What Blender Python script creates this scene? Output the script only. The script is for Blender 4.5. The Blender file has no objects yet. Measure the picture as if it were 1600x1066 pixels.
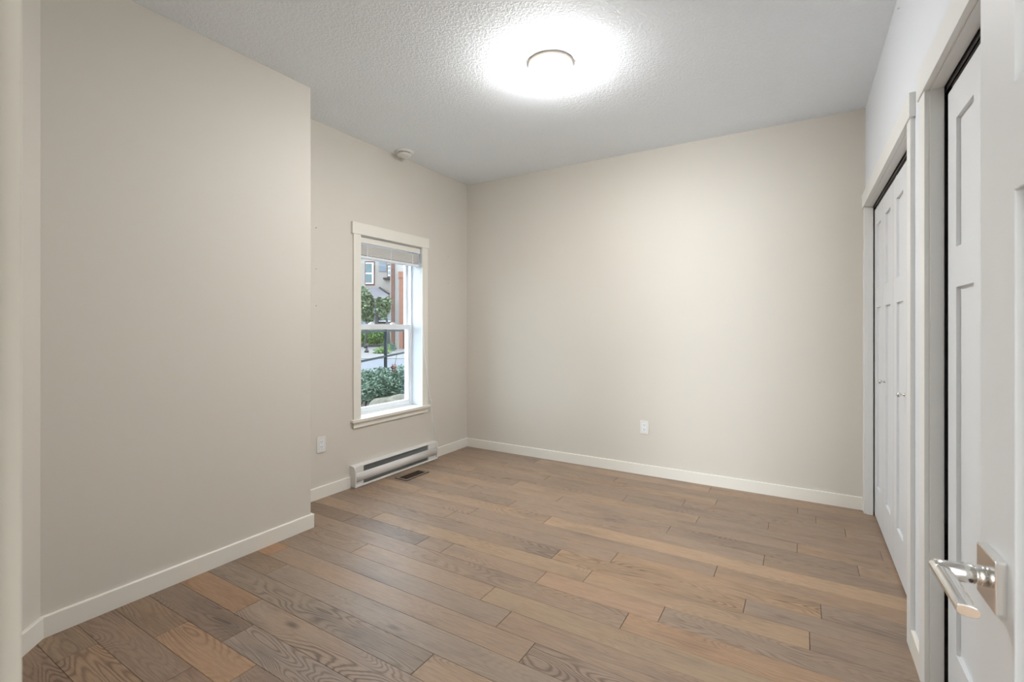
import bpy, bmesh, math, random
from mathutils import Vector, Matrix
random.seed(7)
S = bpy.context.scene
COL = S.collection
R = math.radians

# ------------------------------------------------------------------ camera
YAW = 31.3033
CAMH = 1.2506
FPX = 743.66
cd = bpy.data.cameras.new('camera')
cam = bpy.data.objects.new('camera', cd)
COL.objects.link(cam)
cam.location = (0, 0, CAMH)
cam.rotation_euler = (R(90), 0, R(YAW))
cd.sensor_width = 36
cd.lens = FPX / 1600 * 36
cd.shift_y = -22.18 / 1600
cd.clip_start = 0.01
cd.clip_end = 300
cd.dof.use_dof = True
cd.dof.focus_distance = 2.6
cd.dof.aperture_fstop = 9
S.camera = cam

# ------------------------------------------------------------------ world / exposure
S.view_settings.view_transform = 'Standard'
S.view_settings.look = 'None'
S.view_settings.exposure = 0.70
S.view_settings.gamma = 1.0
S.view_settings.use_curve_mapping = False
W = bpy.data.worlds.new('overcast_sky')
S.world = W
W.use_nodes = True
bg = W.node_tree.nodes['Background']
bg.inputs[0].default_value = (0.78, 0.89, 1.0, 1)
bg.inputs[1].default_value = 5.1

def area(name, loc, rot, sx, sy, power, color):
    l = bpy.data.lights.new(name, 'AREA')
    l.shape = 'RECTANGLE'; l.size = sx; l.size_y = sy; l.energy = power; l.color = color
    o = bpy.data.objects.new(name, l); COL.objects.link(o)
    o.location = loc; o.rotation_euler = rot
    return o
# added area lamps in the unseen hall, filling the room through the open door
area('hall_fill', (0.62, -6.1, 1.10), (R(93), 0, 0), 1.15, 1.7, 205, (0.86, 0.93, 1.0))
area('hall_fill_overhead', (0.0, -2.5, 2.70), (0, 0, 0), 0.6, 0.6, 20, (1.0, 0.95, 0.88))

# ------------------------------------------------------------------ room numbers
XW, YB, XR, XB = -3.001, 4.025, 0.3725, -2.611
CE = 2.74
YBC = 1.882          # end of the bump-out
YD = 0.649           # where the diagonal wall starts
YN = 0.095           # inner face of the wall with the entry door
DX0, DX1 = -0.475, 0.2455   # entry opening
BBH, BBT = 0.086, 0.014
YAWR = R(YAW); CO, SI = math.cos(YAWR), math.sin(YAWR)

# ------------------------------------------------------------------ node helpers
def mat(name):
    m = bpy.data.materials.new(name); m.use_nodes = True
    nt = m.node_tree
    return m, nt, nt.nodes['Principled BSDF']
def nd(nt, typ, **kw):
    n = nt.nodes.new(typ)
    for k, v in kw.items():
        if k.startswith('i_'):
            n.inputs[k[2:].replace('_', ' ')].default_value = v
        elif k.startswith('n_'):
            n.inputs[int(k[2:])].default_value = v
        else:
            setattr(n, k, v)
    return n
def lk(nt, a, b): nt.links.new(a, b)
def srgb(r, g, b):
    def f(c):
        c /= 255
        return c / 12.92 if c <= .04045 else ((c + .055) / 1.055) ** 2.4
    return (f(r), f(g), f(b), 1)
def math_n(nt, op, a, b=None, clamp=False):
    n = nt.nodes.new('ShaderNodeMath'); n.operation = op; n.use_clamp = clamp
    for i, v in enumerate((a, b)):
        if v is None: continue
        if isinstance(v, (int, float)): n.inputs[i].default_value = v
        else: nt.links.new(v, n.inputs[i])
    return n.outputs[0]
def mix_rgb(nt, fac, a, b, blend='MIX'):
    n = nt.nodes.new('ShaderNodeMix'); n.data_type = 'RGBA'; n.blend_type = blend
    for sock, v in ((n.inputs[0], fac), (n.inputs[6], a), (n.inputs[7], b)):
        if isinstance(v, (int, float, tuple)): sock.default_value = v
        else: nt.links.new(v, sock)
    return n.outputs[2]

def paint(name, col, rough=.55, bscale=220, bstr=.04, var=.015, spec=.5, bdist=.002):
    m, nt, p = mat(name)
    tc = nd(nt, 'ShaderNodeTexCoord')
    n1 = nd(nt, 'ShaderNodeTexNoise', i_Scale=bscale, i_Detail=3.0)
    lk(nt, tc.outputs['Object'], n1.inputs['Vector'])
    n2 = nd(nt, 'ShaderNodeTexNoise', i_Scale=1.7, i_Detail=2.0)
    lk(nt, tc.outputs['Object'], n2.inputs['Vector'])
    f = math_n(nt, 'MULTIPLY', n2.outputs['Fac'], 1.0)
    c2 = tuple(min(1, c * (1 + var * 3)) for c in col[:3]) + (1,)
    c1 = tuple(c * (1 - var * 3) for c in col[:3]) + (1,)
    lk(nt, mix_rgb(nt, f, c1, c2), p.inputs['Base Color'])
    p.inputs['Roughness'].default_value = rough
    p.inputs['Specular IOR Level'].default_value = spec
    if bstr:
        b = nd(nt, 'ShaderNodeBump', i_Strength=bstr, i_Distance=bdist)
        lk(nt, n1.outputs['Fac'], b.inputs['Height'])
        lk(nt, b.outputs[0], p.inputs['Normal'])
    return m

M = {}
M['wall'] = paint('wall_paint_greige', srgb(216, 211, 201), .6, 180, .08, .004, .35)
M['wall_white'] = paint('wall_paint_white', srgb(228, 232, 238), .6, 180, .08, .004, .35)
M['trim'] = paint('trim_paint_white', srgb(234, 231, 222), .38, 60, .015, .004, .45)
M['casing'] = paint('casing_paint_white', srgb(230, 231, 229), .38, 60, .015, .004, .45)
M['door'] = paint('door_paint_white', srgb(226, 229, 232), .35, 60, .015, .004, .45)
M['vinyl'] = paint('white_vinyl', srgb(236, 240, 244), .3, 60, .0, .004, .5)
M['jamb'] = paint('window_jamb_paint', srgb(208, 214, 220), .5, 60, .0, .004, .4)
M['plastic'] = paint('white_plastic', srgb(232, 231, 227), .35, 60, .0, .004, .5)
def slat_mat():
    m, nt, p = mat('translucent_slat_plastic')
    p.inputs['Base Color'].default_value = srgb(238, 236, 232)
    p.inputs['Roughness'].default_value = .4
    t = nd(nt, 'ShaderNodeBsdfTranslucent'); t.inputs[0].default_value = (.9, .9, .88, 1)
    mx = nd(nt, 'ShaderNodeMixShader'); mx.inputs[0].default_value = .35
    lk(nt, p.outputs[0], mx.inputs[1]); lk(nt, t.outputs[0], mx.inputs[2])
    lk(nt, mx.outputs[0], nt.nodes['Material Output'].inputs[0])
    return m
M['slat'] = slat_mat()
M['heater'] = paint('heater_enamel', srgb(228, 227, 224), .35, 60, .0, .004, .5)
M['dark'] = paint('dark_gap', srgb(52, 46, 42), .7, 60, .0, .02, .3)
M['heater_dark'] = paint('heater_grille_grey', srgb(168, 172, 170), .5, 60, .0, .02, .4)
M['bronze'] = paint('register_bronze', srgb(66, 52, 43), .45, 60, .0, .05, .5)
M['bronze_rim'] = paint('register_rim', srgb(150, 136, 120), .4, 60, .0, .05, .5)

def metal(name, col, rough):
    m, nt, p = mat(name)
    p.inputs['Base Color'].default_value = col
    p.inputs['Metallic'].default_value = 1
    p.inputs['Roughness'].default_value = rough
    tc = nd(nt, 'ShaderNodeTexCoord')
    n1 = nd(nt, 'ShaderNodeTexNoise', i_Scale=90.0)
    lk(nt, tc.outputs['Object'], n1.inputs['Vector'])
    b = nd(nt, 'ShaderNodeBump', i_Strength=.02, i_Distance=.001)
    lk(nt, n1.outputs['Fac'], b.inputs['Height']); lk(nt, b.outputs[0], p.inputs['Normal'])
    return m
M['chrome'] = metal('polished_chrome', (.83, .83, .82, 1), .12)
M['satin'] = metal('satin_nickel', (.72, .70, .67, 1), .3)
M['track'] = metal('dark_track_metal', (.16, .15, .14, 1), .35)

# ceiling: sprayed orange-peel texture
def ceiling_mat():
    m, nt, p = mat('ceiling_texture_paint')
    p.inputs['Base Color'].default_value = srgb(243, 249, 255)
    p.inputs['Roughness'].default_value = .8
    tc = nd(nt, 'ShaderNodeTexCoord')
    n1 = nd(nt, 'ShaderNodeTexNoise', i_Scale=75.0, i_Detail=2.5, i_Roughness=.55, i_Distortion=.5)
    n2 = nd(nt, 'ShaderNodeTexNoise', i_Scale=32.0, i_Detail=2.0)
    for n in (n1, n2): lk(nt, tc.outputs['Object'], n.inputs['Vector'])
    r = nd(nt, 'ShaderNodeMapRange', i_From_Min=.42, i_From_Max=.62)
    lk(nt, n1.outputs['Fac'], r.inputs['Value'])
    h = math_n(nt, 'ADD', r.outputs[0], math_n(nt, 'MULTIPLY', n2.outputs['Fac'], .8))
    b = nd(nt, 'ShaderNodeBump', i_Strength=.55, i_Distance=.0032)
    lk(nt, h, b.inputs['Height']); lk(nt, b.outputs[0], p.inputs['Normal'])
    return m
M['ceiling'] = ceiling_mat()

# oak planks
def wood_mat():
    m, nt, p = mat('oak_plank')
    geo = nd(nt, 'ShaderNodeTexCoord')
    at = nd(nt, 'ShaderNodeAttribute', attribute_name='tint')
    se = nd(nt, 'ShaderNodeAttribute', attribute_name='seed')
    sx = nd(nt, 'ShaderNodeSeparateXYZ'); lk(nt, geo.outputs['Object'], sx.inputs[0])
    ss = nd(nt, 'ShaderNodeSeparateColor'); lk(nt, se.outputs['Color'], ss.inputs[0])
    s1 = math_n(nt, 'MULTIPLY', ss.outputs[0], 97.0)
    s2 = math_n(nt, 'MULTIPLY', ss.outputs[1], 53.0)
    gstr = ss.outputs[2]
    X = math_n(nt, 'ADD', sx.outputs[0], s1)
    Y = math_n(nt, 'ADD', sx.outputs[1], s2)
    def vec(ax, ay, az=0.0):
        c = nd(nt, 'ShaderNodeCombineXYZ')
        lk(nt, math_n(nt, 'MULTIPLY', X, ax), c.inputs[0])
        lk(nt, math_n(nt, 'MULTIPLY', Y, ay), c.inputs[1])
        c.inputs[2].default_value = az
        return c.outputs[0]
    # cathedral contour lines
    n = nd(nt, 'ShaderNodeTexNoise', i_Scale=1.0, i_Detail=1.2, i_Roughness=.4, i_Distortion=.35)
    lk(nt, vec(1.5, 8.5), n.inputs['Vector'])
    nf = nd(nt, 'ShaderNodeTexNoise', i_Scale=1.0, i_Detail=3.0)
    lk(nt, vec(9.0, 55.0, 3.0), nf.inputs['Vector'])
    ph = math_n(nt, 'ADD', math_n(nt, 'MULTIPLY', n.outputs['Fac'], 175.0), math_n(nt, 'MULTIPLY', nf.outputs['Fac'], 4.2))
    rings = math_n(nt, 'ADD', math_n(nt, 'MULTIPLY', math_n(nt, 'SINE', ph), .5), .5)
    rings = math_n(nt, 'POWER', rings, 2.2)
    # fine pores
    po = nd(nt, 'ShaderNodeTexNoise', i_Scale=1.0, i_Detail=3.0, i_Roughness=.6)
    lk(nt, vec(16.0, 330.0, 7.0), po.inputs['Vector'])
    pm = nd(nt, 'ShaderNodeMapRange', i_From_Min=.42, i_From_Max=.7); lk(nt, po.outputs['Fac'], pm.inputs['Value'])
    st = nd(nt, 'ShaderNodeTexNoise', i_Scale=1.0, i_Detail=3.0, i_Roughness=.65)
    lk(nt, vec(4.5, 95.0, 51.0), st.inputs['Vector'])
    sm = nd(nt, 'ShaderNodeMapRange', i_From_Min=.46, i_From_Max=.68); lk(nt, st.outputs['Fac'], sm.inputs['Value'])
    # grain presence
    gp = nd(nt, 'ShaderNodeTexNoise', i_Scale=1.0, i_Detail=2.0)
    lk(nt, vec(1.4, 5.0, 11.0), gp.inputs['Vector'])
    gm = nd(nt, 'ShaderNodeMapRange', i_From_Min=.38, i_From_Max=.62); lk(nt, gp.outputs['Fac'], gm.inputs['Value'])
    gfac = math_n(nt, 'MULTIPLY', math_n(nt, 'MULTIPLY', rings, gm.outputs[0]), math_n(nt, 'MULTIPLY', gstr, .85))
    # blotchy stain
    bl = nd(nt, 'ShaderNodeTexNoise', i_Scale=1.0, i_Detail=3.0, i_Roughness=.55)
    lk(nt, vec(2.2, 7.0, 21.0), bl.inputs['Vector'])
    bm = nd(nt, 'ShaderNodeMapRange', i_From_Min=.5, i_From_Max=.74); lk(nt, bl.outputs['Fac'], bm.inputs['Value'])
    bw = nd(nt, 'ShaderNodeTexNoise', i_Scale=1.0, i_Detail=2.0)
    lk(nt, vec(3.0, 6.0, 31.0), bw.inputs['Vector'])
    wm = nd(nt, 'ShaderNodeMapRange', i_From_Min=.52, i_From_Max=.75); lk(nt, bw.outputs['Fac'], wm.inputs['Value'])
    # knots
    vo = nd(nt, 'ShaderNodeTexVoronoi', i_Scale=1.0)
    lk(nt, vec(2.3, 6.5, 41.0), vo.inputs['Vector'])
    km = nd(nt, 'ShaderNodeMapRange', i_From_Min=.035, i_From_Max=.13, i_To_Min=1.0, i_To_Max=0.0); lk(nt, vo.outputs['Distance'], km.inputs['Value'])
    kc = nd(nt, 'ShaderNodeSeparateColor'); lk(nt, vo.outputs['Color'], kc.inputs[0])
    kf = math_n(nt, 'MULTIPLY', km.outputs[0], math_n(nt, 'GREATER_THAN', kc.outputs[0], .78))
    c = at.outputs['Color']
    c = mix_rgb(nt, math_n(nt, 'MULTIPLY', wm.outputs[0], .4), c, mix_rgb(nt, 1.0, c, (1.18, 1.02, .86, 1), 'MULTIPLY'))
    c = mix_rgb(nt, math_n(nt, 'MULTIPLY', bm.outputs[0], .8), c, mix_rgb(nt, 1.0, c, (.66, .68, .74, 1), 'MULTIPLY'))
    c = mix_rgb(nt, gfac, c, mix_rgb(nt, 1.0, c, (.38, .34, .32, 1), 'MULTIPLY'))
    c = mix_rgb(nt, math_n(nt, 'MULTIPLY', sm.outputs[0], .34), c, mix_rgb(nt, 1.0, c, (.60, .56, .54, 1), 'MULTIPLY'))
    c = mix_rgb(nt, math_n(nt, 'MULTIPLY', pm.outputs[0], .42), c, mix_rgb(nt, 1.0, c, (.62, .58, .55, 1), 'MULTIPLY'))
    c = mix_rgb(nt, math_n(nt, 'MULTIPLY', kf, .75), c, (.075, .06, .055, 1))
    lk(nt, c, p.inputs['Base Color'])
    rr = math_n(nt, 'ADD', math_n(nt, 'MULTIPLY', pm.outputs[0], .12), .40)
    lk(nt, rr, p.inputs['Roughness'])
    p.inputs['Specular IOR Level'].default_value = .38
    b = nd(nt, 'ShaderNodeBump', i_Strength=.25, i_Distance=.0006)
    lk(nt, math_n(nt, 'ADD', math_n(nt, 'MULTIPLY', pm.outputs[0], -.6), math_n(nt, 'MULTIPLY', gfac, -.8)), b.inputs['Height'])
    lk(nt, b.outputs[0], p.inputs['Normal'])
    return m
M['oak'] = wood_mat()

def glass_mat():
    m = bpy.data.materials.new('window_glass'); m.use_nodes = True
    nt = m.node_tree; nt.nodes.clear()
    o = nd(nt, 'ShaderNodeOutputMaterial')
    t = nd(nt, 'ShaderNodeBsdfTransparent'); t.inputs[0].default_value = (.95, .97, .97, 1)
    g = nd(nt, 'ShaderNodeBsdfGlossy', i_Roughness=.02)
    lw = nd(nt, 'ShaderNodeLayerWeight', i_Blend=.5)
    fr = math_n(nt, 'ADD', math_n(nt, 'MULTIPLY', math_n(nt, 'POWER', lw.outputs['Facing'], 5.0), .9), .035)
    mx = nd(nt, 'ShaderNodeMixShader')
    lk(nt, fr, mx.inputs[0]); lk(nt, t.outputs[0], mx.inputs[1]); lk(nt, g.outputs[0], mx.inputs[2])
    lk(nt, mx.outputs[0], o.inputs[0])
    return m
M['glass'] = glass_mat()

def lamp_mat(name='opal_lamp_glass', col=(1.0, .99, .98, 1), strength=150):
    m, nt, p = mat(name)
    p.inputs['Base Color'].default_value = (.9, .88, .85, 1)
    p.inputs['Roughness'].default_value = .25
    p.inputs['Emission Color'].default_value = col
    p.inputs['Emission Strength'].default_value = strength
    return m
M['lamp'] = lamp_mat()
M['lamp_collar'] = lamp_mat('lamp_collar_glass', (1.0, .84, .68, 1), .55)

# ------------------------------------------------------------------ mesh builder
class MB:
    def __init__(s): s.bm = bmesh.new(); s.mi = 0
    def face(s, vs, mi=None):
        try:
            f = s.bm.faces.new(vs)
            f.material_index = s.mi if mi is None else mi
            return f
        except ValueError:
            return None
    def poly(s, pts, mi=None):
        return s.face([s.bm.verts.new(p) for p in pts], mi)
    def box(s, x0, x1, y0, y1, z0, z1, mi=None, T=None):
        P = [Vector((x, y, z)) for z in (z0, z1) for y in (y0, y1) for x in (x0, x1)]
        if T: P = [T @ p for p in P]
        v = [s.bm.verts.new(p) for p in P]
        for q in ((0, 2, 3, 1), (4, 5, 7, 6), (0, 1, 5, 4), (2, 6, 7, 3), (0, 4, 6, 2), (1, 3, 7, 5)):
            s.face([v[i] for i in q], mi)
        return s
    def prism(s, prof, fn, a, b, mi=None, smooth=False):
        """prof: closed list of (p,q); fn(t,p,q)->Vector ; extruded t=a..b"""
        va = [s.bm.verts.new(fn(a, p, q)) for p, q in prof]
        vb = [s.bm.verts.new(fn(b, p, q)) for p, q in prof]
        n = len(prof)
        s.face(list(reversed(va)), mi); s.face(vb, mi)
        for i in range(n):
            f = s.face([va[i], va[(i + 1) % n], vb[(i + 1) % n], vb[i]], mi)
            if f and smooth: f.smooth = True
        return s
    def lathe(s, prof, T=None, n=48, mi=None, smooth=True):
        """prof: (r,z) list revolved about local z"""
        rings = []
        for r, z in prof:
            if r < 1e-6:
                p = Vector((0, 0, z)); rings.append([s.bm.verts.new(T @ p if T else p)])
            else:
                ring = []
                for i in range(n):
                    a = 2 * math.pi * i / n
                    p = Vector((r * math.cos(a), r * math.sin(a), z))
                    ring.append(s.bm.verts.new(T @ p if T else p))
                rings.append(ring)
        for A, B in zip(rings[:-1], rings[1:]):
            for i in range(n):
                j = (i + 1) % n
                if len(A) == 1 and len(B) == 1: continue
                if len(A) == 1: f = s.face([A[0], B[j], B[i]], mi)
                elif len(B) == 1: f = s.face([A[i], A[j], B[0]], mi)
                else: f = s.face([A[i], A[j], B[j], B[i]], mi)
                if f: f.smooth = smooth
        return s
    def tube(s, pts, r, n=8, mi=None):
        pts = [Vector(p) for p in pts]
        rs = r if isinstance(r, (list, tuple)) else [r] * len(pts)
        prev = None
        for k, p in enumerate(pts):
            d = (pts[min(k + 1, len(pts) - 1)] - pts[max(k - 1, 0)]).normalized()
            up = Vector((0, 0, 1)) if abs(d.z) < .9 else Vector((1, 0, 0))
            a = d.cross(up).normalized(); b = d.cross(a).normalized()
            ring = [s.bm.verts.new(p + (a * math.cos(2 * math.pi * i / n) + b * math.sin(2 * math.pi * i / n)) * rs[k]) for i in range(n)]
            if prev:
                for i in range(n):
                    f = s.face([prev[i], prev[(i + 1) % n], ring[(i + 1) % n], ring[i]], mi)
                    if f: f.smooth = True
            else: s.face(list(reversed(ring)), mi)
            prev = ring
        s.face(prev, mi)
        return s
    def build(s, name, mats, parent=None, bevel=0, seg=2, weld=False):
        if weld: bmesh.ops.remove_doubles(s.bm, verts=s.bm.verts, dist=1e-5)
        bmesh.ops.recalc_face_normals(s.bm, faces=s.bm.faces)
        me = bpy.data.meshes.new(name); s.bm.to_mesh(me); s.bm.free()
        if not isinstance(mats, (list, tuple)): mats = [mats]
        for m in mats: me.materials.append(m)
        o = bpy.data.objects.new(name, me); COL.objects.link(o)
        if parent: o.parent = parent
        if bevel:
            b = o.modifiers.new('bevel', 'BEVEL'); b.width = bevel; b.segments = seg; b.limit_method = 'ANGLE'
            b.harden_normals = False
        return o

def tag(o, label=None, cat=None, group=None, kind=None):
    if label: o['label'] = label
    if cat: o['category'] = cat
    if group: o['group'] = group
    if kind: o['kind'] = kind
    return o
def empty(name, loc, rz=0):
    o = bpy.data.objects.new(name, None); COL.objects.link(o)
    o.location = loc; o.rotation_euler = (0, 0, rz); o.empty_display_size = .1
    return o
def struct(o, label, cat): return tag(o, label, cat, kind='structure')
# parts are built in world coordinates and keep them under a thing placed at its base
def adopt(o, root):
    o.parent = root
    o.matrix_parent_inverse = (Matrix.Translation(root.location) @ Matrix.Rotation(root.rotation_euler.z, 4, 'Z')).inverted()
    return o

# ------------------------------------------------------------------ floor
PW = 0.1285
def rowy(k): return .6935 + PW * (k + .5) - PW * .5
# board ends per row, read off the floor
J = {0: [-2.375, -.6], 1: [-1.914], 2: [-2.225, -1.722], 3: [-1.964, -.35], 4: [-2.116, -.9], 5: [-1.2], 6: [-2.312, -.55], 7: [-2.489, -.9],
     8: [-1.088], 9: [-2.133, -1.258], 10: [-.644], 11: [-2.516, -1.892, -1.711, -1.111, -.52], 12: [-2.4, -.916, .028], 13: [-1.154, -.218],
     14: [-2.0, -.867, .074], 15: [-1.9, -.375], 16: [-2.5, -1.406], 17: [-1.75, -.172], 18: [-2.2, -.70, .25], 19: [-1.5, -.02], 20: [-1.95, -.575, .374],
     21: [-2.45, -1.1, -.177], 22: [-1.8, -.713, .228], 23: [-2.3, -.518, .08], 24: [-1.3, -.021], 25: [-2.1, -.6]}
base_cols = [(164, 139, 116), (158, 134, 113), (150, 128, 109), (168, 141, 115), (156, 134, 115), (146, 127, 111), (172, 145, 119)]
special = {(16, 2): (192, 160, 126), (11, 1): (122, 108, 98), (11, 0): (124, 105, 89), (7, 0): (176, 130, 92), (3, 0): (122, 104, 90), (2, 0): (140, 114, 90),
           (2, 1): (172, 134, 102), (3, 1): (150, 136, 126), (4, 0): (164, 126, 94), (4, 1): (152, 133, 117), (1, 0): (140, 116, 98), (1, 1): (150, 122, 102), (0, 0): (150, 124, 98),
           (0, 1): (158, 130, 104), (5, 0): (140, 126, 112), (6, 0): (136, 114, 92), (6, 1): (148, 133, 119), (9, 2): (166, 143, 116), (11, 2): (150, 128, 108), (8, 0): (150, 132, 116),
           (12, 1): (170, 143, 114), (12, 2): (178, 148, 117), (13, 1): (178, 146, 114), (10, 1): (176, 140, 108), (11, 4): (174, 140, 112), (15, 2): (160, 133, 108), (14, 2): (176, 144, 112),
           (2, 2): (150, 130, 115), (-1, 0): (138, 112, 92), (-1, 1): (142, 116, 96)}
rnd = random.Random(3)
fb = MB()
lt = fb.bm.loops.layers.float_color.new('tint')
ls = fb.bm.loops.layers.float_color.new('seed')
fb.mi = 1
fb.box(-3.25, 1.25, -6.3, 4.3, -.05, -.004)
for k in range(-54, 29):
    y0 = rowy(k) - PW / 2; y1 = y0 + PW
    xs = [-3.2] + (J[k] if k in J else sorted([-2.6 + rnd.random() * .9, -1.2 + rnd.random() * .9, .2 + rnd.random() * .3])) + [1.2]
    for i in range(len(xs) - 1):
        g, ge = .0005, .0010
        a, b = xs[i] + ge, xs[i + 1] - ge
        n0 = len(fb.bm.faces)
        c = special.get((k, i), rnd.choice(base_cols))
        j = rnd.uniform(.96, 1.04)
        c = tuple(mv + (cv - mv) * .62 for cv, mv in zip(c, (165, 144, 126)))
        tint = [v * j for v in srgb(*c)[:3]] + [1]
        seed = (rnd.random(), rnd.random(), rnd.uniform(.15, .55) if (k > 5 and rnd.random() < .72) else rnd.uniform(.65, 1.0), 1)
        h = .0012
        top = [(a + h, y0 + g + h / 2, 0), (b - h, y0 + g + h / 2, 0), (b - h, y1 - g - h / 2, 0), (a + h, y1 - g - h / 2, 0)]
        low = [(a, y0 + g, -.0012), (b, y0 + g, -.0012), (b, y1 - g, -.0012), (a, y1 - g, -.0012)]
        bot = [(p[0], p[1], -.004) for p in low]
        T_, L_, B_ = [[fb.bm.verts.new(p) for p in q] for q in (top, low, bot)]
        fs = [fb.face(T_, 0)]
        for q in range(4):
            w = (q + 1) % 4
            fs.append(fb.face([L_[q], L_[w], T_[w], T_[q]], 0))
            fs.append(fb.face([B_[q], B_[w], L_[w], L_[q]], 0))
        for f in fs:
            for l in f.loops: l[lt] = tint; l[ls] = seed
floor = fb.build('floor', [M['oak'], M['dark']])
struct(floor, 'brown grey oak plank floor across the whole room', 'floor')

# ------------------------------------------------------------------ ceiling and walls
struct(MB().box(-3.25, 1.25, -6.3, 4.3, CE, CE + .1).build('ceiling', M['ceiling']), 'white textured ceiling with the round lamp', 'ceiling')
struct(MB().box(-3.25, 1.25, YB, YB + .12, 0, CE).build('wall_back', M['wall']), 'wide plain beige wall opposite the camera', 'wall')
# window wall
WY0, WY1, WZ0, WZ1 = 2.604, 3.325, .505, 1.978
wl = MB()
wl.box(XW - .2, XW, 1.7, WY0, 0, CE); wl.box(XW - .2, XW, WY1, YB, 0, CE)
wl.box(XW - .2, XW, WY0, WY1, 0, WZ0); wl.box(XW - .2, XW, WY0, WY1, WZ1, CE)
struct(wl.build('wall_left', M['wall']), 'beige wall holding the narrow white window', 'wall')
# bump-out beside it and the diagonal piece
struct(MB().box(XW - .2, XB, -.03, YBC, 0, CE).build('wall_left_bump', M['wall'], bevel=.003), 'beige wall jutting out in the left foreground', 'wall')
dg = MB()
dg.prism([(XB, YD), (XB, YN - .01), (XB + (YD - YN) + .01, YN - .01)], lambda t, p, q: Vector((p, q, t)), 0, CE)
struct(dg.build('wall_diagonal', M['wall']), 'narrow diagonal beige wall at the far left edge', 'wall')
# wall with the entry door
OH = 2.035
wn = MB()
wn.box(XB, DX0 - .02, -.03, YN, 0, CE); wn.box(DX1 + .02, 1.25, -.03, YN, 0, CE); wn.box(DX0 - .02, DX1 + .02, -.03, YN, OH + .02, CE)
struct(wn.build('wall_entry', M['wall']), 'beige wall around the entry doorway beside the camera', 'wall')
# closet wall with two openings
C1 = (2.435, 3.945); C2 = (.60, 2.112); CH = 2.055
wr = MB()
def wseg(y0, y1, z0=0, z1=CE): wr.box(XR, XR + .036, y0, y1, z0, z1)
wseg(YN, C2[0]); wseg(C2[1], C1[0]); wseg(C1[1], YB); wseg(C2[0], C2[1], CH); wseg(C1[0], C1[1], CH)
wr.box(1.1, 1.2, YN, YB, 0, CE)
struct(wr.build('wall_right', M['wall_white']), 'white closet wall along the right side', 'wall')
# hall behind the doorway
hw = MB()
hw.box(-2.61, 1.35, -6.4, -6.3, 0, CE); hw.box(-1.9, -1.8, -6.3, -.03, 0, CE); hw.box(1.25, 1.35, -6.3, -.03, 0, CE)
struct(hw.build('wall_hall', M['wall']), 'beige hall wall behind the entry doorway', 'wall')

# baseboards
def bb_prof(): return [(0, 0), (BBT, 0), (BBT, BBH - .003), (BBT - .003, BBH), (0, BBH)]
def baseboard(name, label, path, nrm):
    """runs along path p0->p1 with inward normal nrm"""
    b = MB()
    for (p0, p1), n in zip(path, nrm):
        p0, p1, n = Vector(p0), Vector(p1), Vector(n)
        b.prism(bb_prof(), lambda t, p, q: Vector((*(p0 + (p1 - p0) * t + n * p), q)), 0, 1)
    return struct(b.build(name, M['trim']), label, 'baseboard')
baseboard('baseboard_back', 'white baseboard along the wide back wall', [((XW, YB), (XR, YB))], [(0, -1)])
baseboard('baseboard_left', 'white baseboard pieces either side of the baseboard heater',
          [((XW, YBC), (XW, 2.503)), ((XW, 3.482), (XW, YB))], [(1, 0)] * 2)
# mitred run round the bump-out
def run_base(name, label, pts):
    b = MB(); n = len(pts)
    P = [Vector(p) for p in pts]
    rings = []
    for i in range(n):
        d0 = (P[i] - P[i - 1]).normalized() if i > 0 else None
        d1 = (P[i + 1] - P[i]).normalized() if i < n - 1 else None
        nn = []
        for d in (d0, d1):
            if d is not None: nn.append(Vector((d.y, -d.x)))
        if len(nn) == 1: m_ = nn[0]
        else:
            m_ = (nn[0] + nn[1]); m_ = m_ / (m_.dot(nn[0]))
        rings.append([b.bm.verts.new((*(P[i] + m_ * p), q)) for p, q in bb_prof()])
    k = len(rings[0])
    for A, B in zip(rings[:-1], rings[1:]):
        for i in range(k): b.face([A[i], A[(i + 1) % k], B[(i + 1) % k], B[i]])
    b.face(rings[0]); b.face(list(reversed(rings[-1])))
    return struct(b.build(name, M['trim']), label, 'baseboard')
run_base('baseboard_bump', 'white baseboard round the jutting wall in the left foreground',
         [(DX0 - .09, YN), (XB + (YD - YN), YN), (XB, YD), (XB, YBC), (XW + BBT, YBC)][::1])
baseboard('baseboard_right', 'short white baseboard pieces beside the closet openings',
          [((XR, C1[0] - .075), (XR, C2[1] + .09)), ((XR, YN), (XR, C2[0] - .09))], [(-1, 0)] * 2)

# ------------------------------------------------------------------ window
def shell(o, name=None): return o
win = empty('window_1', (XW, (WY0 + WY1) / 2, WZ0))
struct(win, 'narrow white single hung window above the baseboard heater', 'window')
ct = .015
# casing
b = MB()
b.box(XW, XW + ct, 2.534, WY0 + .002, .522, 1.985); b.box(XW, XW + ct, WY1 - .003, 3.397, .522, 1.985)
adopt(b.build('side_casing', M['trim'], bevel=.002), win)
adopt(MB().box(XW, XW + ct + .006, 2.518, 3.408, 1.982, 2.074).build('head_casing', M['trim'], bevel=.002), win)
adopt(MB().prism([(XW - .13, 2.605), (XW, 2.605), (XW, 2.512), (XW + .034, 2.512), (XW + .034, 3.414), (XW, 3.414), (XW, 3.324), (XW - .13, 3.324)], lambda t, p, q: Vector((p, q, t)), .500, .522).build('stool', M['trim'], bevel=.002), win)
adopt(MB().box(XW, XW + .014, 2.534, 3.397, .455, .500).build('apron', M['trim'], bevel=.002), win)
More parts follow.
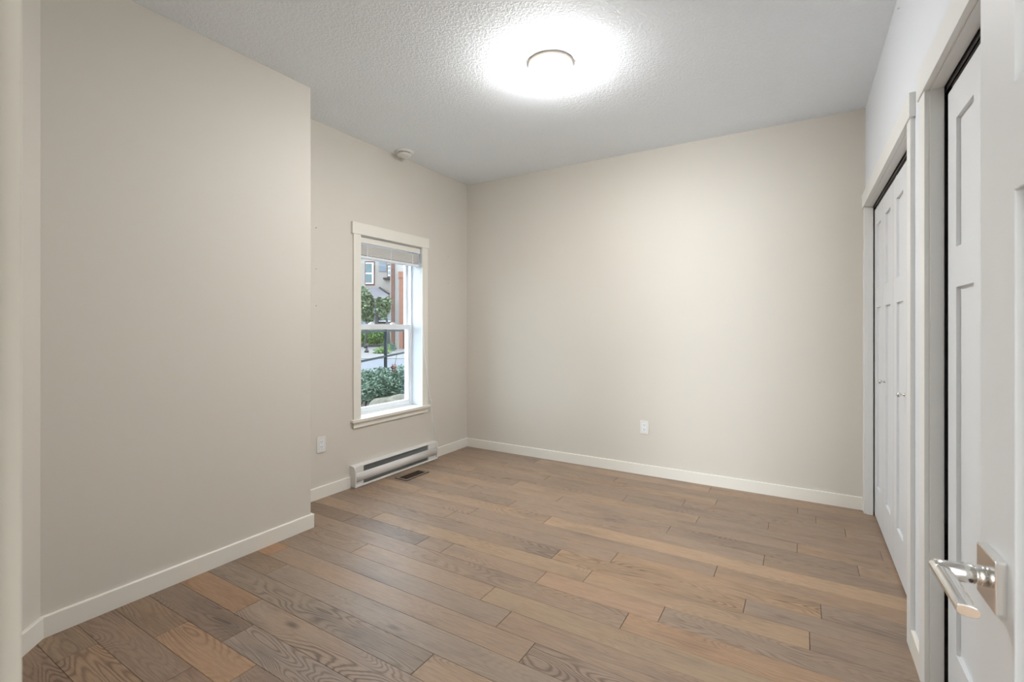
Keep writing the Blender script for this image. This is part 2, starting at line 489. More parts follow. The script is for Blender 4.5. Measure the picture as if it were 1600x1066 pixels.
# jamb lining
b = MB(); t = .008
b.box(XW - .2, XW + .001, WY0 - .001, WY0 + t - .004, WZ0, WZ1); b.box(XW - .2, XW + .001, WY1 - .004, WY1 + .001, WZ0, WZ1)
b.box(XW - .2, XW + .001, WY0, WY1, WZ1 - .004, WZ1 + .001); b.box(XW - .2, XW - .12, WY0, WY1, WZ0 - .001, .52)
adopt(b.build('jamb_lining', M['jamb']), win)
# frame
FX0, FX1 = XW - .195, XW - .115
wy0, wy1, wz0, wz1 = WY0 + .004, WY1 - .004, .52, WZ1 - .004
def frame_box(bb, x0, x1, y0, y1, z0, z1, s, bot=None, top=None):
    bot = s if bot is None else bot; top = s if top is None else top
    bb.box(x0, x1, y0, y0 + s, z0, z1); bb.box(x0, x1, y1 - s, y1, z0, z1)
    bb.box(x0, x1, y0 + s, y1 - s, z0, z0 + bot); bb.box(x0, x1, y0 + s, y1 - s, z1 - top, z1)
b = MB(); frame_box(b, FX0, FX1, wy0, wy1, wz0, wz1, .016)
adopt(b.build('window_frame', M['vinyl'], bevel=.0015), win)
b = MB(); frame_box(b, FX0 + .008, FX0 + .036, wy0 + .016, wy1 - .016, 1.236, wz1 - .016, .022, .036)
us = adopt(b.build('upper_sash', M['vinyl'], bevel=.0015), win)
adopt(MB().box(FX0 + .02, FX0 + .024, wy0 + .036, wy1 - .036, 1.27, wz1 - .036).build('upper_pane', M['glass']), win)
b = MB(); frame_box(b, FX0 + .04, FX0 + .070, wy0 + .016, wy1 - .016, wz0 + .016, 1.272, .022, .040, .045)
adopt(b.build('lower_sash', M['vinyl'], bevel=.0015), win)
adopt(MB().box(FX0 + .053, FX0 + .057, wy0 + .036, wy1 - .036, wz0 + .05, 1.23).build('lower_pane', M['glass']), win)
b = MB()
for yy in (2.83, 3.08): b.box(FX0 + .042, FX0 + .066, yy, yy + .045, 1.272, 1.282).box(FX0 + .050, FX0 + .060, yy + .01, yy + .04, 1.282, 1.290)
adopt(b.build('sash_lock', M['vinyl'], bevel=.001), win)

# blind
bl = empty('window_blind', (XW - .04, (WY0 + WY1) / 2, 1.80))
tag(bl, 'white venetian blind pulled up to the top of the window', 'blind')
by0, by1 = WY0 + .008, WY1 - .008
adopt(MB().box(XW - .018, XW - .010, by0, by1, 1.926, 1.972).build('valance', M['trim'], bevel=.0015), bl)
adopt(MB().box(XW - .072, XW - .020, by0 + .003, by1 - .003, 1.940, 1.972).build('headrail', M['vinyl'], bevel=.0015), bl)
b = MB()
for i in range(13):
    z = 1.832 + i * .0066
    j = random.uniform(-.0015, .0015)
    b.box(XW - .070 + j, XW - .022 + j, by0 + .006, by1 - .006, z, z + .0054)
adopt(b.build('slat_stack', M['slat']), bl)
adopt(MB().box(XW - .072, XW - .020, by0 + .005, by1 - .005, 1.806, 1.826).build('bottom_rail', M['vinyl'], bevel=.003), bl)
for yy in (2.70, 2.965, 3.23):
    adopt(MB().box(XW - .0215, XW - .0205, yy - .004, yy + .004, 1.806, 1.915).build('ladder_tape', M['vinyl']), bl)
def sagline(p0, p1, n, sag):
    p0, p1 = Vector(p0), Vector(p1)
    return [p0.lerp(p1, i / n) + Vector((0, sag * 4 * (i / n) * (1 - i / n), 0)) for i in range(n + 1)]
for q, (dy, yy2) in enumerate(((0, 3.520), (.006, 3.468))):
    pts = [(XW - .012, 3.288 + dy, 1.93), (XW + .018, 3.300 + dy, 1.55)] + sagline((XW + .022, 3.312 + dy, 1.255), (XW + .042, 3.408 + dy * .5, .535), 8, -.012) + \
          sagline((XW + .04, 3.420 + dy * .3, .45), (XW + .03, yy2, .172), 6, -.006)
    adopt(MB().tube(pts, .0013, 6).build('pull_cord', M['vinyl']), bl)
adopt(MB().lathe([(0, .0), (.006, .002), (.008, .012), (.004, .034), (.0, .036)], Matrix.Translation((XW + .043, 3.405, .545)), 16).build('cord_tassel', M['plastic']), bl)

# ------------------------------------------------------------------ closet trims, doors
def casing(name, label, y0, y1, w=.076, wfar=None, far_w=None, head_ext=.012):
    r = empty(name, (XR, (y0 + y1) / 2, 0)); struct(r, label, 'trim')
    t = .015
    fw = far_w if far_w else w
    adopt(MB().box(XR - t, XR, y0 - w, y0 - .003, 0, CH).build('side_casing', M['casing'], bevel=.0015), r)
    adopt(MB().box(XR - t, XR, y1 + .003, y1 + fw, 0, CH).build('side_casing', M['casing'], bevel=.0015), r)
    adopt(MB().box(XR - t - .005, XR, y0 - w - head_ext, min(y1 + fw + head_ext, YB - .001), CH, CH + .094).build('head_casing', M['casing'], bevel=.0015), r)
    b = MB()
    b.box(XR - .001, XR + .034, y0 - .001, y0 + .004, 0, CH); b.box(XR - .001, XR + .034, y1 - .004, y1 + .001, 0, CH)
    b.box(XR - .001, XR + .034, y0, y1, CH - .004, CH + .001)
    adopt(b.build('jamb_lining', M['casing']), r)
    b = MB()
    b.box(XR + .040, XR + .072, y0 + .01, y1 - .01, CH - .022, CH - .019)
    b.box(XR + .040, XR + .043, y0 + .01, y1 - .01, CH - .022, CH - .003); b.box(XR + .069, XR + .072, y0 + .01, y1 - .01, CH - .022, CH - .003)
    adopt(b.build('track', M['track']), r)
    return r
casing('trim_1', 'white casing framing the far closet opening beside the back wall', *C1, w=.074, far_w=.078)
casing('trim_2', 'white casing framing the near closet opening', *C2, w=.088)

def leaf_mesh(w, h, th, cols, rows, depth=.011, twoside=False):
    """panel door leaf in local u(0..w), d(0..th), z(0..h): front at d=0. cols/rows: recess intervals per row"""
    b = MB()
    def side(d0, sgn):
        us = sorted({0, w, *[c for row in cols for c2 in row for c in c2]})
        zs = sorted({0, h, *[z for r in rows for z in r]})
        def rec(u, z):
            for r, row in zip(rows, cols):
                if r[0] < z < r[1]:
                    for c in row:
                        if c[0] < u < c[1]: return True
            return False
        for i in range(len(us) - 1):
            for j in range(len(zs) - 1):
                um, zm = (us[i] + us[i + 1]) / 2, (zs[j] + zs[j + 1]) / 2
                R_ = rec(um, zm); d = d0 + sgn * depth if R_ else d0
                b.poly([(us[i], d, zs[j]), (us[i + 1], d, zs[j]), (us[i + 1], d, zs[j + 1]), (us[i], d, zs[j + 1])])
        for r, row in zip(rows, cols):
            for c in row:
                d1 = d0 + sgn * depth
                for (u0, z0, u1, z1) in ((c[0], r[0], c[1], r[0]), (c[1], r[0], c[1], r[1]), (c[1], r[1], c[0], r[1]), (c[0], r[1], c[0], r[0])):
                    b.poly([(u0, d0, z0), (u1, d0, z1), (u1, d1, z1), (u0, d1, z0)])
    side(0, 1)
    if twoside: side(th, -1)
    else: b.poly([(0, th, 0), (w, th, 0), (w, th, h), (0, th, h)])
    b.poly([(0, 0, 0), (0, th, 0), (0, th, h), (0, 0, h)]); b.poly([(w, 0, 0), (w, th, 0), (w, th, h), (w, 0, h)])
    b.poly([(0, 0, 0), (w, 0, 0), (w, th, 0), (0, th, 0)]); b.poly([(0, 0, h), (w, 0, h), (w, th, h), (0, th, h)])
    return b

XD = XR + .0415    # front plane of the bifold doors
LW, LH = .3755, 2.006
def bifold(name, label, ya, yb, knob_y, knob_label=None):
    """two leaves between ya (far) and yb (near)"""
    r = empty(name, (XD, (ya + yb) / 2, .012)); struct(r, label, 'door')
    half = (ya - yb) / 2
    for q, y in enumerate((ya, ya - half)):
        w = half - .003
        b = leaf_mesh(w, LH, .032, [[(.094, w - .094)], [(.094, w - .094)]], [(.21, 1.363), (1.49, 1.893)])
        o = b.build('door_leaf', M['door'], bevel=.0012, weld=True)
        o.location = (XD, y - .0015, .012); o.rotation_euler = (0, 0, R(-90))
        o.parent = r; o.matrix_parent_inverse = Matrix.Translation(r.location).inverted()
    if knob_y:
        T = Matrix.Translation((XD, knob_y, .932)) @ Matrix.Rotation(R(-90), 4, 'Y')
        kb = MB().lathe([(0, 0), (.0085, 0), (.0085, .0025), (.0055, .005), (.0042, .010), (.0052, .014), (.0105, .017), (.0132, .021), (.0132, .025), (.0105, .029), (.005, .0312), (0, .0315)], T, 28)
        adopt(kb.build('knob', M['chrome']), r)
    # top pivot / bracket
    adopt(MB().box(XD + .006, XD + .024, ya - .075, ya - .02, LH + .012, LH + .028).build('pivot_bracket', M['satin'], bevel=.001), r)
    return r
ym = (C1[0] + C1[1]) / 2
bifold('door_2', 'white bifold door pair with a chrome knob nearest the back wall', C1[1] - .012, ym + .001, 3.480)
bifold('door_3', 'white bifold door pair with a chrome knob in the near half of the far closet', ym - .001, C1[0] + .006, 2.860)
ym2 = (C2[0] + C2[1]) / 2
bifold('door_4', 'white bifold door pair seen behind the chrome lever handle', C2[1] - .020, ym2 + .001, None)
bifold('door_5', 'white bifold door pair hidden behind the open entry door', ym2 - .001, C2[0] + .006, None)

# ------------------------------------------------------------------ entry doorway
r = empty('trim_3', (DX0, YN, 0)); struct(r, 'white jamb and casing of the entry doorway at the left edge', 'trim')
b = MB()
b.box(DX0 - .02, DX0, -.03, YN, 0, OH); b.box(DX1, DX1 + .02, -.03, YN, 0, OH); b.box(DX0 - .02, DX1 + .02, -.03, YN, OH, OH + .02)
adopt(b.build('door_jamb', M['trim'], bevel=.001), r)
b = MB()
b.box(DX0, DX0 + .010, .02, YN - .038, 0, OH)
adopt(b.build('door_stop', M['trim'], bevel=.001), r)
for x0, x1 in ((DX0 - .080, DX0 - .005), (DX1 + .005, DX1 + .080)):
    adopt(MB().box(x0, x1, YN, YN + .015, 0, OH + .005).build('side_casing', M['trim'], bevel=.0015), r)
adopt(MB().box(DX0 - .09, DX1 + .09, YN, YN + .020, OH + .005, OH + .10).build('head_casing', M['trim'], bevel=.0015), r)

DROT = math.atan2(1, -.0227)
ed = empty('door_1', (.2104, .102, .010), DROT); struct(ed, 'open white panelled entry door with chrome lever handle at the right edge', 'door')
DW, DH = .722, 2.02
b = leaf_mesh(DW, DH, .035, [[(.104, .32), (.402, .618)], [(.104, .618)]], [(.22, 1.388), (1.505, 1.90)], twoside=True)
# local frame of the door: u along +x from the hinge, front (d=0) must face -X world.  rotate: +x->(-.0227,1), +y->(-1,-.0227)
for v in b.bm.verts: v.co.y = -v.co.y
leaf = b.build('door_leaf', M['door'], bevel=.0015, weld=True); leaf.parent = ed
# local coords: x along the door, y=0 face towards the room, +y out of the face
ux = .722 - .056; uz = .957 - .010
s = .030
rb = MB().box(ux - s, ux + s, 0, .0105, uz - s, uz + s)
hd = rb.build('handle_rosette', M['chrome'], parent=ed, bevel=.0012)
nk = MB()
T = Matrix.Translation((ux, .0105, uz)) @ Matrix.Rotation(R(-90), 4, 'X')
nk.lathe([(0, 0), (.0115, 0), (.0115, .007), (.0100, .008), (.0100, .0098), (.0112, .0108), (.0112, .020), (.0100, .028), (.0092, .046), (0, .046)], T, 36)
nk.build('handle_neck', M['chrome'], parent=ed)
# set screw
MB().lathe([(0, 0), (.0022, 0), (.0022, .0009), (0, .0009)], Matrix.Translation((ux - .0104, .0255, uz - .0045)) @ Matrix.Rotation(R(-90), 4, 'Y'), 12).build('set_screw', M['dark'], parent=ed)
# lever: D-profile bar with a mitred corner over the neck
lv = MB()
prof = []
wy, hz = .0185, .0130   # width away from the door, height
for i in range(20):
    a = 2 * math.pi * i / 20
    ca, sa = math.cos(a), math.sin(a)
    prof.append((math.copysign(abs(ca) ** .75, ca) * wy / 2, math.copysign(abs(sa) ** .75, sa) * hz / 2))
yc = .0105 + .046
def lring(x, dx_per_y=0.0, sc=1.0):
    return [lv.bm.verts.new((x + dx_per_y * p, yc - wy / 2 + p + .0035, uz + q * sc)) for p, q in prof]
rings = [lring(ux + .0095, 0, .2), lring(ux + .0085, 0, .85), lring(ux + .004, 0, 1.0), lring(ux - .02), lring(ux - .06), lring(ux - .100, 0, .97), lring(ux - .1035, .25, .93)]
for A, B in zip(rings[:-1], rings[1:]):
    for i in range(20):
        f = lv.face([A[i], A[(i + 1) % 20], B[(i + 1) % 20], B[i]])
        if f: f.smooth = True
lv.face(rings[0]); lv.face(list(reversed(rings[-1])))
lv.build('handle_lever', M['chrome'], parent=ed, bevel=.0006)
# latch plate and hinges
MB().box(DW - .0005, DW + .0012, -.029, -.006, uz - .028, uz + .028).build('latch_plate', M['satin'], parent=ed)
for z in (.20, 1.0, 1.80):
    MB().lathe([(0, -.045), (.006, -.045), (.006, .045), (0, .045)], Matrix.Translation((-.004, -.040, z)), 16).build('hinge', M['satin'], parent=ed)

# ------------------------------------------------------------------ ceiling lamp
LC = Vector((-1.212, 2.411, CE))
lp = empty('ceiling_light', LC); tag(lp, 'round white flush ceiling light, switched on', 'ceiling light')
adopt(MB().lathe([(0, 0), (.128, 0), (.1305, -.002), (.1305, -.006), (.127, -.008), (0, -.008)], Matrix.Translation(LC), 72).build('mounting_ring', M['satin']), lp)
adopt(MB().lathe([(0, -.008), (.120, -.008), (.1245, -.012), (.1255, -.024), (.1255, -.040), (0, -.040)], Matrix.Translation(LC), 72).build('glass_collar', M['lamp_collar']), lp)
adopt(MB().lathe([(.0, -.041), (.1245, -.041), (.1235, -.050), (.119, -.060), (.111, -.070), (.088, -.0765), (.045, -.080), (0, -.0805)], Matrix.Translation(LC), 72).build('glass_shade', M['lamp']), lp)

# smoke detector
SC = Vector((-2.893, 2.988, CE))
sd = empty('smoke_detector', SC); tag(sd, 'small round white smoke detector on the ceiling above the window', 'smoke detector')
adopt(MB().lathe([(0, 0), (.080, 0), (.080, -.006), (.074, -.011), (.0, -.011)], Matrix.Translation(SC), 48).build('base_plate', M['plastic']), sd)
adopt(MB().lathe([(0, -.011), (.052, -.011), (.052, -.017), (0, -.017)], Matrix.Translation(SC), 48).build('vent_ring', M['dark']), sd)
adopt(MB().lathe([(0, -.017), (.057, -.017), (.058, -.026), (.053, -.034), (.040, -.038), (0, -.039)], Matrix.Translation(SC), 48).build('cover', M['plastic']), sd)

# ------------------------------------------------------------------ outlets
def outlet(name, label, origin, rz):
    r = empty(name, origin, rz); tag(r, label, 'outlet', 'white wall outlets')
    # local: x across, -y out of the wall
    MB().box(-.0365, .0365, -.006, 0, -.0575, .0575).build('cover_plate', M['plastic'], parent=r, bevel=.002)
    MB().box(-.0175, .0175, -.0085, -.006, -.034, .034).build('receptacle', M['vinyl'], parent=r, bevel=.0008)
    b = MB()
    for dz in (-.018, .018):
        for dx in (-.0065, .0065): b.box(dx - .0012, dx + .0012, -.0088, -.0080, dz - .002, dz + .006)
        b.box(-.0022, .0022, -.0088, -.0080, dz - .0105, dz - .0065)
    b.build('slot', M['dark'], parent=r)
    for dz in (-.048, .048): MB().lathe([(0, 0), (.003, 0), (.0026, .0008), (0, .0009)], Matrix.Translation((0, -.006, dz)) @ Matrix.Rotation(R(90), 4, 'X'), 12).build('screw', M['plastic'], parent=r)
    return r
outlet('electrical_outlet', 'white outlet on the window wall left of the heater', (XW, 2.2465, .391), R(90))
outlet('electrical_outlet', 'white outlet low on the wide back wall', (-1.135, YB, .401), 0)

# ------------------------------------------------------------------ baseboard heater
hy0, hy1 = 2.505, 3.480
ht = empty('baseboard_heater', (XW, (hy0 + hy1) / 2, 0)); tag(ht, 'long white electric baseboard heater under the window', 'heater')
X0 = XW
def hx(t, p, q): return Vector((X0 + p, t, q))
adopt(MB().box(X0, X0 + .006, hy0 + .004, hy1 - .004, .006, .160).build('back_plate', M['heater']), ht)
adopt(MB().prism([(0, .163), (0, .169), (.040, .167), (.050, .163), (.052, .157), (.048, .156), (.045, .160), (.038, .163)], hx, hy0, hy1, smooth=False).build('top_cover', M['heater'], bevel=.001), ht)
# curved front panel
fp = []
for i in range(13):
    a = R(-60 + i * 116 / 12)
    fp.append((.030 + .040 * math.cos(a), .079 + .043 * math.sin(a)))
fp2 = [(p - .0035 * math.cos(R(-60 + i * 116 / 12)), q - .0035 * math.sin(R(-60 + i * 116 / 12))) for i, (p, q) in enumerate(fp)]
adopt(MB().prism(fp + fp2[::-1], hx, hy0 + .014, hy1 - .014, smooth=True).build('front_panel', M['heater']), ht)
adopt(MB().prism([(0, .004), (.062, .004), (.064, .010), (.062, .022), (.058, .022), (.058, .010), (0, .010)], hx, hy0, hy1).build('bottom_rail', M['heater']), ht)
for z0, z1 in ((.010, .050), (.112, .156)):
    for ya, yb in ((hy0 + .012, hy0 + .095), (hy1 - .120, hy1 - .012)):
        adopt(MB().box(X0 + .006, X0 + .050, ya, yb, z0, z1).build('corner_filler', M['heater']), ht)
b = MB()
ecp = [(0, .004), (.060, .004), (.064, .012), (.066, .030), (.070, .083), (.066, .135), (.060, .152), (.050, .164), (0, .168)]
adopt(b.prism(ecp, hx, hy0, hy0 + .012).build('end_cap', M['heater'], bevel=.002), ht)
adopt(MB().prism(ecp, hx, hy1 - .012, hy1).build('end_cap', M['heater'], bevel=.002), ht)
b = MB().box(X0 + .006, X0 + .030, hy0 + .09, hy1 - .11, .020, .150)
for i in range(90):
    y = hy0 + .10 + i * .0085
    if y < hy1 - .12: b.box(X0 + .030, X0 + .045, y, y + .0012, .03, .145)
adopt(b.build('heating_grille', M['heater_dark']), ht)

# ------------------------------------------------------------------ floor register
gx0, gx1, gy0, gy1 = -2.866, -2.732, 2.850, 3.130
rg = empty('floor_register', ((gx0 + gx1) / 2, (gy0 + gy1) / 2, 0)); tag(rg, 'dark bronze metal floor vent in front of the heater', 'floor vent')
b = MB()
def fr(x0, x1, y0, y1, w, z0, z1, mi):
    b.box(x0, x1, y0, y0 + w, z0, z1, mi); b.box(x0, x1, y1 - w, y1, z0, z1, mi)
    b.box(x0, x0 + w, y0 + w, y1 - w, z0, z1, mi); b.box(x1 - w, x1, y0 + w, y1 - w, z0, z1, mi)
fr(gx0, gx1, gy0, gy1, .010, -.001, .003, 0); fr(gx0 + .010, gx1 - .010, gy0 + .010, gy1 - .010, .012, -.001, .0048, 1)
adopt(b.build('frame', [M['bronze'], M['bronze_rim']]), rg)
b = MB().box(gx0 + .022, gx1 - .022, gy0 + .022, gy1 - .022, -.001, .0006)
y = gy0 + .026
while y < gy1 - .03:
    b.box(gx0 + .022, gx1 - .022, y, y + .004, .0006, .0042); y += .0105
b.box((gx0 + gx1) / 2 - .003, (gx0 + gx1) / 2 + .003, gy0 + .022, gy1 - .022, .0006, .0045)
adopt(b.build('grille', M['bronze']), rg)

# ------------------------------------------------------------------ little screws left in the walls
spots = [((XW, 2.207, 1.968), 'top one of three tiny screws left of the window'), ((XW, 2.207, 1.671), 'middle one of three tiny screws left of the window'),
         ((XW, 2.207, 1.403), 'bottom one of three tiny screws left of the window'), ((XW, 3.711, 1.949), 'top one of three tiny screws right of the window'),
         ((XW, 3.711, 1.682), 'middle one of three tiny screws right of the window'), ((XW, 3.711, 1.415), 'bottom one of three tiny screws right of the window')]
prot = None
for (p, lab) in spots:
    if prot is None:
        b = MB().lathe([(0, 0), (.0045, 0), (.0042, .0012), (.002, .002), (.002, .005), (.0034, .0055), (.003, .007), (0, .0074)], Matrix.Rotation(R(90), 4, 'Y'), 14)
        o = prot = b.build('wall_screw', M['satin'])
    else:
        o = prot.copy(); COL.objects.link(o)
    o.location = p
    tag(o, lab, 'screw', 'curtain screws beside the window')
o = prot.copy(); COL.objects.link(o); o.location = (XR, 2.702, 2.668); o.rotation_euler = (0, 0, R(180))
tag(o, 'tiny screw high on the white closet wall near the ceiling', 'screw', 'curtain screws beside the window')
del o['group']
o = prot

# ------------------------------------------------------------------ outside the window
# the street and the houses stand turned by YAW to the room; (d, lat) are metres along / across that direction
def vp(lat, d, z): return Vector((lat * CO - d * SI, lat * SI + d * CO, z))
def at(u, v, d): return (u - 800) / FPX * d, CAMH + (510.82 - v) / FPX * d
def obox(b, l0, l1, d0, d1, z0, z1, mi=None):
    v = [b.bm.verts.new(vp(l, d, z)) for z in (z0, z1) for d in (d0, d1) for l in (l0, l1)]
    for q in ((0, 2, 3, 1), (4, 5, 7, 6), (0, 1, 5, 4), (2, 6, 7, 3), (0, 4, 6, 2), (1, 3, 7, 5)):
        b.face([v[i] for i in q], mi)
    return b
def pbox(b, u0, u1, v0, v1, d, th, mi=None, back=0.0):
    l0, z1 = at(u0, v0, d); l1, z0 = at(u1, v1, d)
    return obox(b, l0, l1, d + back, d + back + th, z0, z1, mi)

def rough(name, c1, c2, scale, bstr=.3, rough=.85):
    m, nt, p = mat(name)
    tc = nd(nt, 'ShaderNodeTexCoord')
    n = nd(nt, 'ShaderNodeTexNoise', i_Scale=scale, i_Detail=6.0, i_Roughness=.65)
    lk(nt, tc.outputs['Object'], n.inputs['Vector'])
    r = nd(nt, 'ShaderNodeMapRange', i_From_Min=.35, i_From_Max=.65); lk(nt, n.outputs['Fac'], r.inputs['Value'])
    lk(nt, mix_rgb(nt, r.outputs[0], c1, c2), p.inputs['Base Color'])
    p.inputs['Roughness'].default_value = rough
    b = nd(nt, 'ShaderNodeBump', i_Strength=bstr, i_Distance=.02); lk(nt, n.outputs['Fac'], b.inputs['Height']); lk(nt, b.outputs[0], p.inputs['Normal'])
    return m
def ext(r, g, b_):
    c = srgb(r, g, b_); return (c[0] * .32, c[1] * .32, c[2] * .32, 1)
def siding(name, col, pitch):
    m, nt, p = mat(name)
    tc = nd(nt, 'ShaderNodeTexCoord'); sx = nd(nt, 'ShaderNodeSeparateXYZ'); lk(nt, tc.outputs['Object'], sx.inputs[0])
    f = math_n(nt, 'FRACT', math_n(nt, 'MULTIPLY', sx.outputs[2], 1 / pitch))
    p.inputs['Base Color'].default_value = col
    p.inputs['Roughness'].default_value = .7
    b = nd(nt, 'ShaderNodeBump', i_Strength=.6, i_Distance=.02); lk(nt, f, b.inputs['Height']); lk(nt, b.outputs[0], p.inputs['Normal'])
    return m
M['stucco'] = rough('beige_stucco', ext(204, 192, 182), ext(212, 201, 191), 14, .1)
M['siding'] = siding('blue_grey_siding', ext(160, 170, 182), .16)
M['cream'] = siding('cream_siding', ext(214, 205, 196), .2)
M['brown'] = rough('brown_trim_wood', ext(128, 84, 66), ext(142, 96, 76), 9, .1)
M['orange'] = rough('cedar_trim', ext(176, 114, 84), ext(190, 126, 94), 9, .1)
M['shingle'] = rough('grey_shingle', ext(146, 140, 146), ext(168, 162, 168), 30, .4)
M['darkwood'] = rough('dark_timber', ext(62, 58, 56), ext(80, 74, 70), 9, .1)
M['teal'] = paint('teal_window_glass', ext(62, 106, 112), .12, 60, 0, .03, .6)
M['skyglass'] = paint('pale_window_glass', ext(150, 178, 192), .12, 60, 0, .03, .6)
M['asphalt'] = rough('grey_asphalt', ext(112, 115, 126), ext(126, 129, 139), 40, .2)
M['concrete'] = rough('pale_driveway', ext(140, 134, 129), ext(152, 146, 141), 12, .1)
M['soil'] = rough('bed_soil', ext(126, 112, 92), ext(150, 136, 112), 14, .4)
M['rock'] = rough('lichen_rock', ext(104, 100, 80), ext(172, 162, 142), 9, .8)
M['fence'] = paint('dark_green_fence_paint', ext(46, 60, 66), .7, 60, 0, .03, .15)
M['bark'] = rough('grey_bark', ext(70, 72, 68), ext(96, 96, 88), 20, .6)
M['hydrant'] = paint('black_post_paint', ext(34, 34, 36), .5, 60, 0, .03, .4)
def leafmat(name, c1, c2):
    m, nt, p = mat(name)
    a = nd(nt, 'ShaderNodeAttribute', attribute_name='lv')
    s_ = nd(nt, 'ShaderNodeSeparateColor'); lk(nt, a.outputs['Color'], s_.inputs[0])
    lk(nt, mix_rgb(nt, s_.outputs[0], c1, c2), p.inputs['Base Color'])
    p.inputs['Roughness'].default_value = .5
    return m
M['leaf_tree'] = leafmat('pale_green_leaves', ext(62, 92, 58), ext(196, 214, 160))
M['leaf_hedge'] = leafmat('bright_green_leaves', ext(84, 140, 58), ext(190, 226, 120))
M['leaf_shrub'] = leafmat('blue_green_leaves', ext(30, 76, 56), ext(136, 182, 142))
M['leaf_brown'] = leafmat('dry_brown_leaves', ext(128, 70, 48), ext(176, 112, 84))

def foliage(b, centre, rad, n, size, rng, mi=0, lay=None):
    cx, cy, cz = centre
    for _ in range(n):
        while True:
            p = Vector((rng.uniform(-1, 1), rng.uniform(-1, 1), rng.uniform(-1, 1)))
            if .35 < p.length < 1: break
        q = Vector((cx + p.x * rad[0], cy + p.y * rad[1], cz + p.z * rad[2]))
        a = Vector((rng.gauss(0, 1), rng.gauss(0, 1), rng.gauss(0, .6))).normalized()
        c = a.cross(Vector((rng.gauss(0, 1), rng.gauss(0, 1), rng.gauss(0, 1)))).normalized()
        nrm = a.cross(c)
        s = size * rng.uniform(.7, 1.3)
        v = [b.bm.verts.new(q + w) for w in (a * -s, c * s * .48 + nrm * s * .18 - a * s * .1, a * s, c * -s * .48 + nrm * s * .18 - a * s * .1)]
        m0 = b.bm.verts.new(q)
        t = rng.random()
        for i in range(4):
            f = b.face([v[i], v[(i + 1) % 4], m0], mi)
            for l in f.loops: l[lay] = (t, t, t, 1)
def newleaf():
    b = MB(); return b, b.bm.loops.layers.float_color.new('lv')

# ground: street level, then the planted bed against the house
g = MB(); g.box(-60, -3.3, -30, 70, -.3, -.02)
struct(g.build('ground', M['soil']), 'ground outside the window', 'ground')
tag(obox(MB(), -14, 6, 9.5, 18.6, -.02, .0).build('street', M['asphalt']), 'grey asphalt street seen through the lower window pane', 'street', kind='structure')
tag(obox(MB(), -22, 8, 18.7, 29.2, -.02, .012).build('driveway', M['concrete']), 'pale driveway beyond the grey street', 'driveway', kind='structure')
b = MB(); rng = random.Random(11)
nx, ny = 26, 12
grid = [[None] * (ny + 1) for _ in range(nx + 1)]
for i in range(nx + 1):
    for j in range(ny + 1):
        lat = -5.4 + 6.0 * i / nx; d = 4.1 + 5.2 * j / ny
        z = .24 + .10 * math.sin(lat * 1.3) * math.cos(d * .9) + rng.uniform(-.012, .012) + (.10 if 4.6 < d < 6.5 else 0)
        if j == ny or i in (0, nx): z = -.02
        p = vp(lat, d, z)
        if p.x > -3.23: p.x = -3.23
        grid[i][j] = b.bm.verts.new(p)
for i in range(nx):
    for j in range(ny):
        f = b.face([grid[i][j], grid[i + 1][j], grid[i + 1][j + 1], grid[i][j + 1]])
        f.smooth = True
struct(b.build('planting_bed', M['soil']), 'raised earth bed under the green shrub', 'garden bed')
b = MB()
obox(b, -12, 4, 29.2, 29.4, -.02, .15)
struct(b.build('kerb', M['darkwood']), 'dark timber kerb below the bright green hedge', 'kerb')
b = MB(); obox(b, -12, -2, 29.4, 34, -.02, .13)
struct(b.build('hedge_bed', M['soil']), 'raised bed the hedge grows in', 'garden bed')

# apartment building across the street
AD = 34.0
ap = empty('apartment_building', vp(-9, AD, 0)); tag(ap, 'beige apartment building with brown framed windows across the street', 'building')
b = MB(); l0, _ = at(480, 0, AD); l1, _ = at(611.5, 0, AD)
obox(b, l0, l1, AD, AD + 8, 0, 9.5)
adopt(b.build('wall', M['stucco']), ap)
adopt(pbox(MB(), 592.5, 603.8, 380, 424.5, AD, .05, back=-.05).build('siding_panel', M['siding']), ap)
def awin(u0, u1, v0, v1, mid, gm, fm, sill=True, d=AD):
    f = MB()
    pbox(f, u0 - 1.6, u1 + 3.6, v0 - 3, v1 + 3.6, d, .06, back=-.06)
    fo = adopt(f.build('window_trim', fm), ap)
    f = MB(); pbox(f, u0 - .2, u1 + 2.2, v0 - .6, v1 + 1.6, d, .05, back=-.10)
    o = f.build('window_frame', M['vinyl'])
    w = MB(); pbox(w, u0, u1, v0 + .6, mid - .9, d, .02, back=-.12); pbox(w, u0, u1, mid + .9, v1, d, .02, back=-.12)
    o2 = w.build('window_pane', gm)
    for q in (o, o2): q.parent = fo      # fo itself sits at the world origin
    return fo
awin(572.3, 581.8, 411.5, 442.2, 427.4, M['teal'], M['brown'])
awin(607.0, 611.0, 416.5, 430.0, 423.0, M['skyglass'], M['brown'])
awin(592.6, 610.0, 489.0, 501.2, 480.0, M['skyglass'], M['darkwood'])
# small light hood on the wall
f = MB(); pbox(f, 600.3, 609, 434.6, 437.2, AD, .35, back=-.35)
adopt(f.build('light_hood', M['darkwood']), ap)
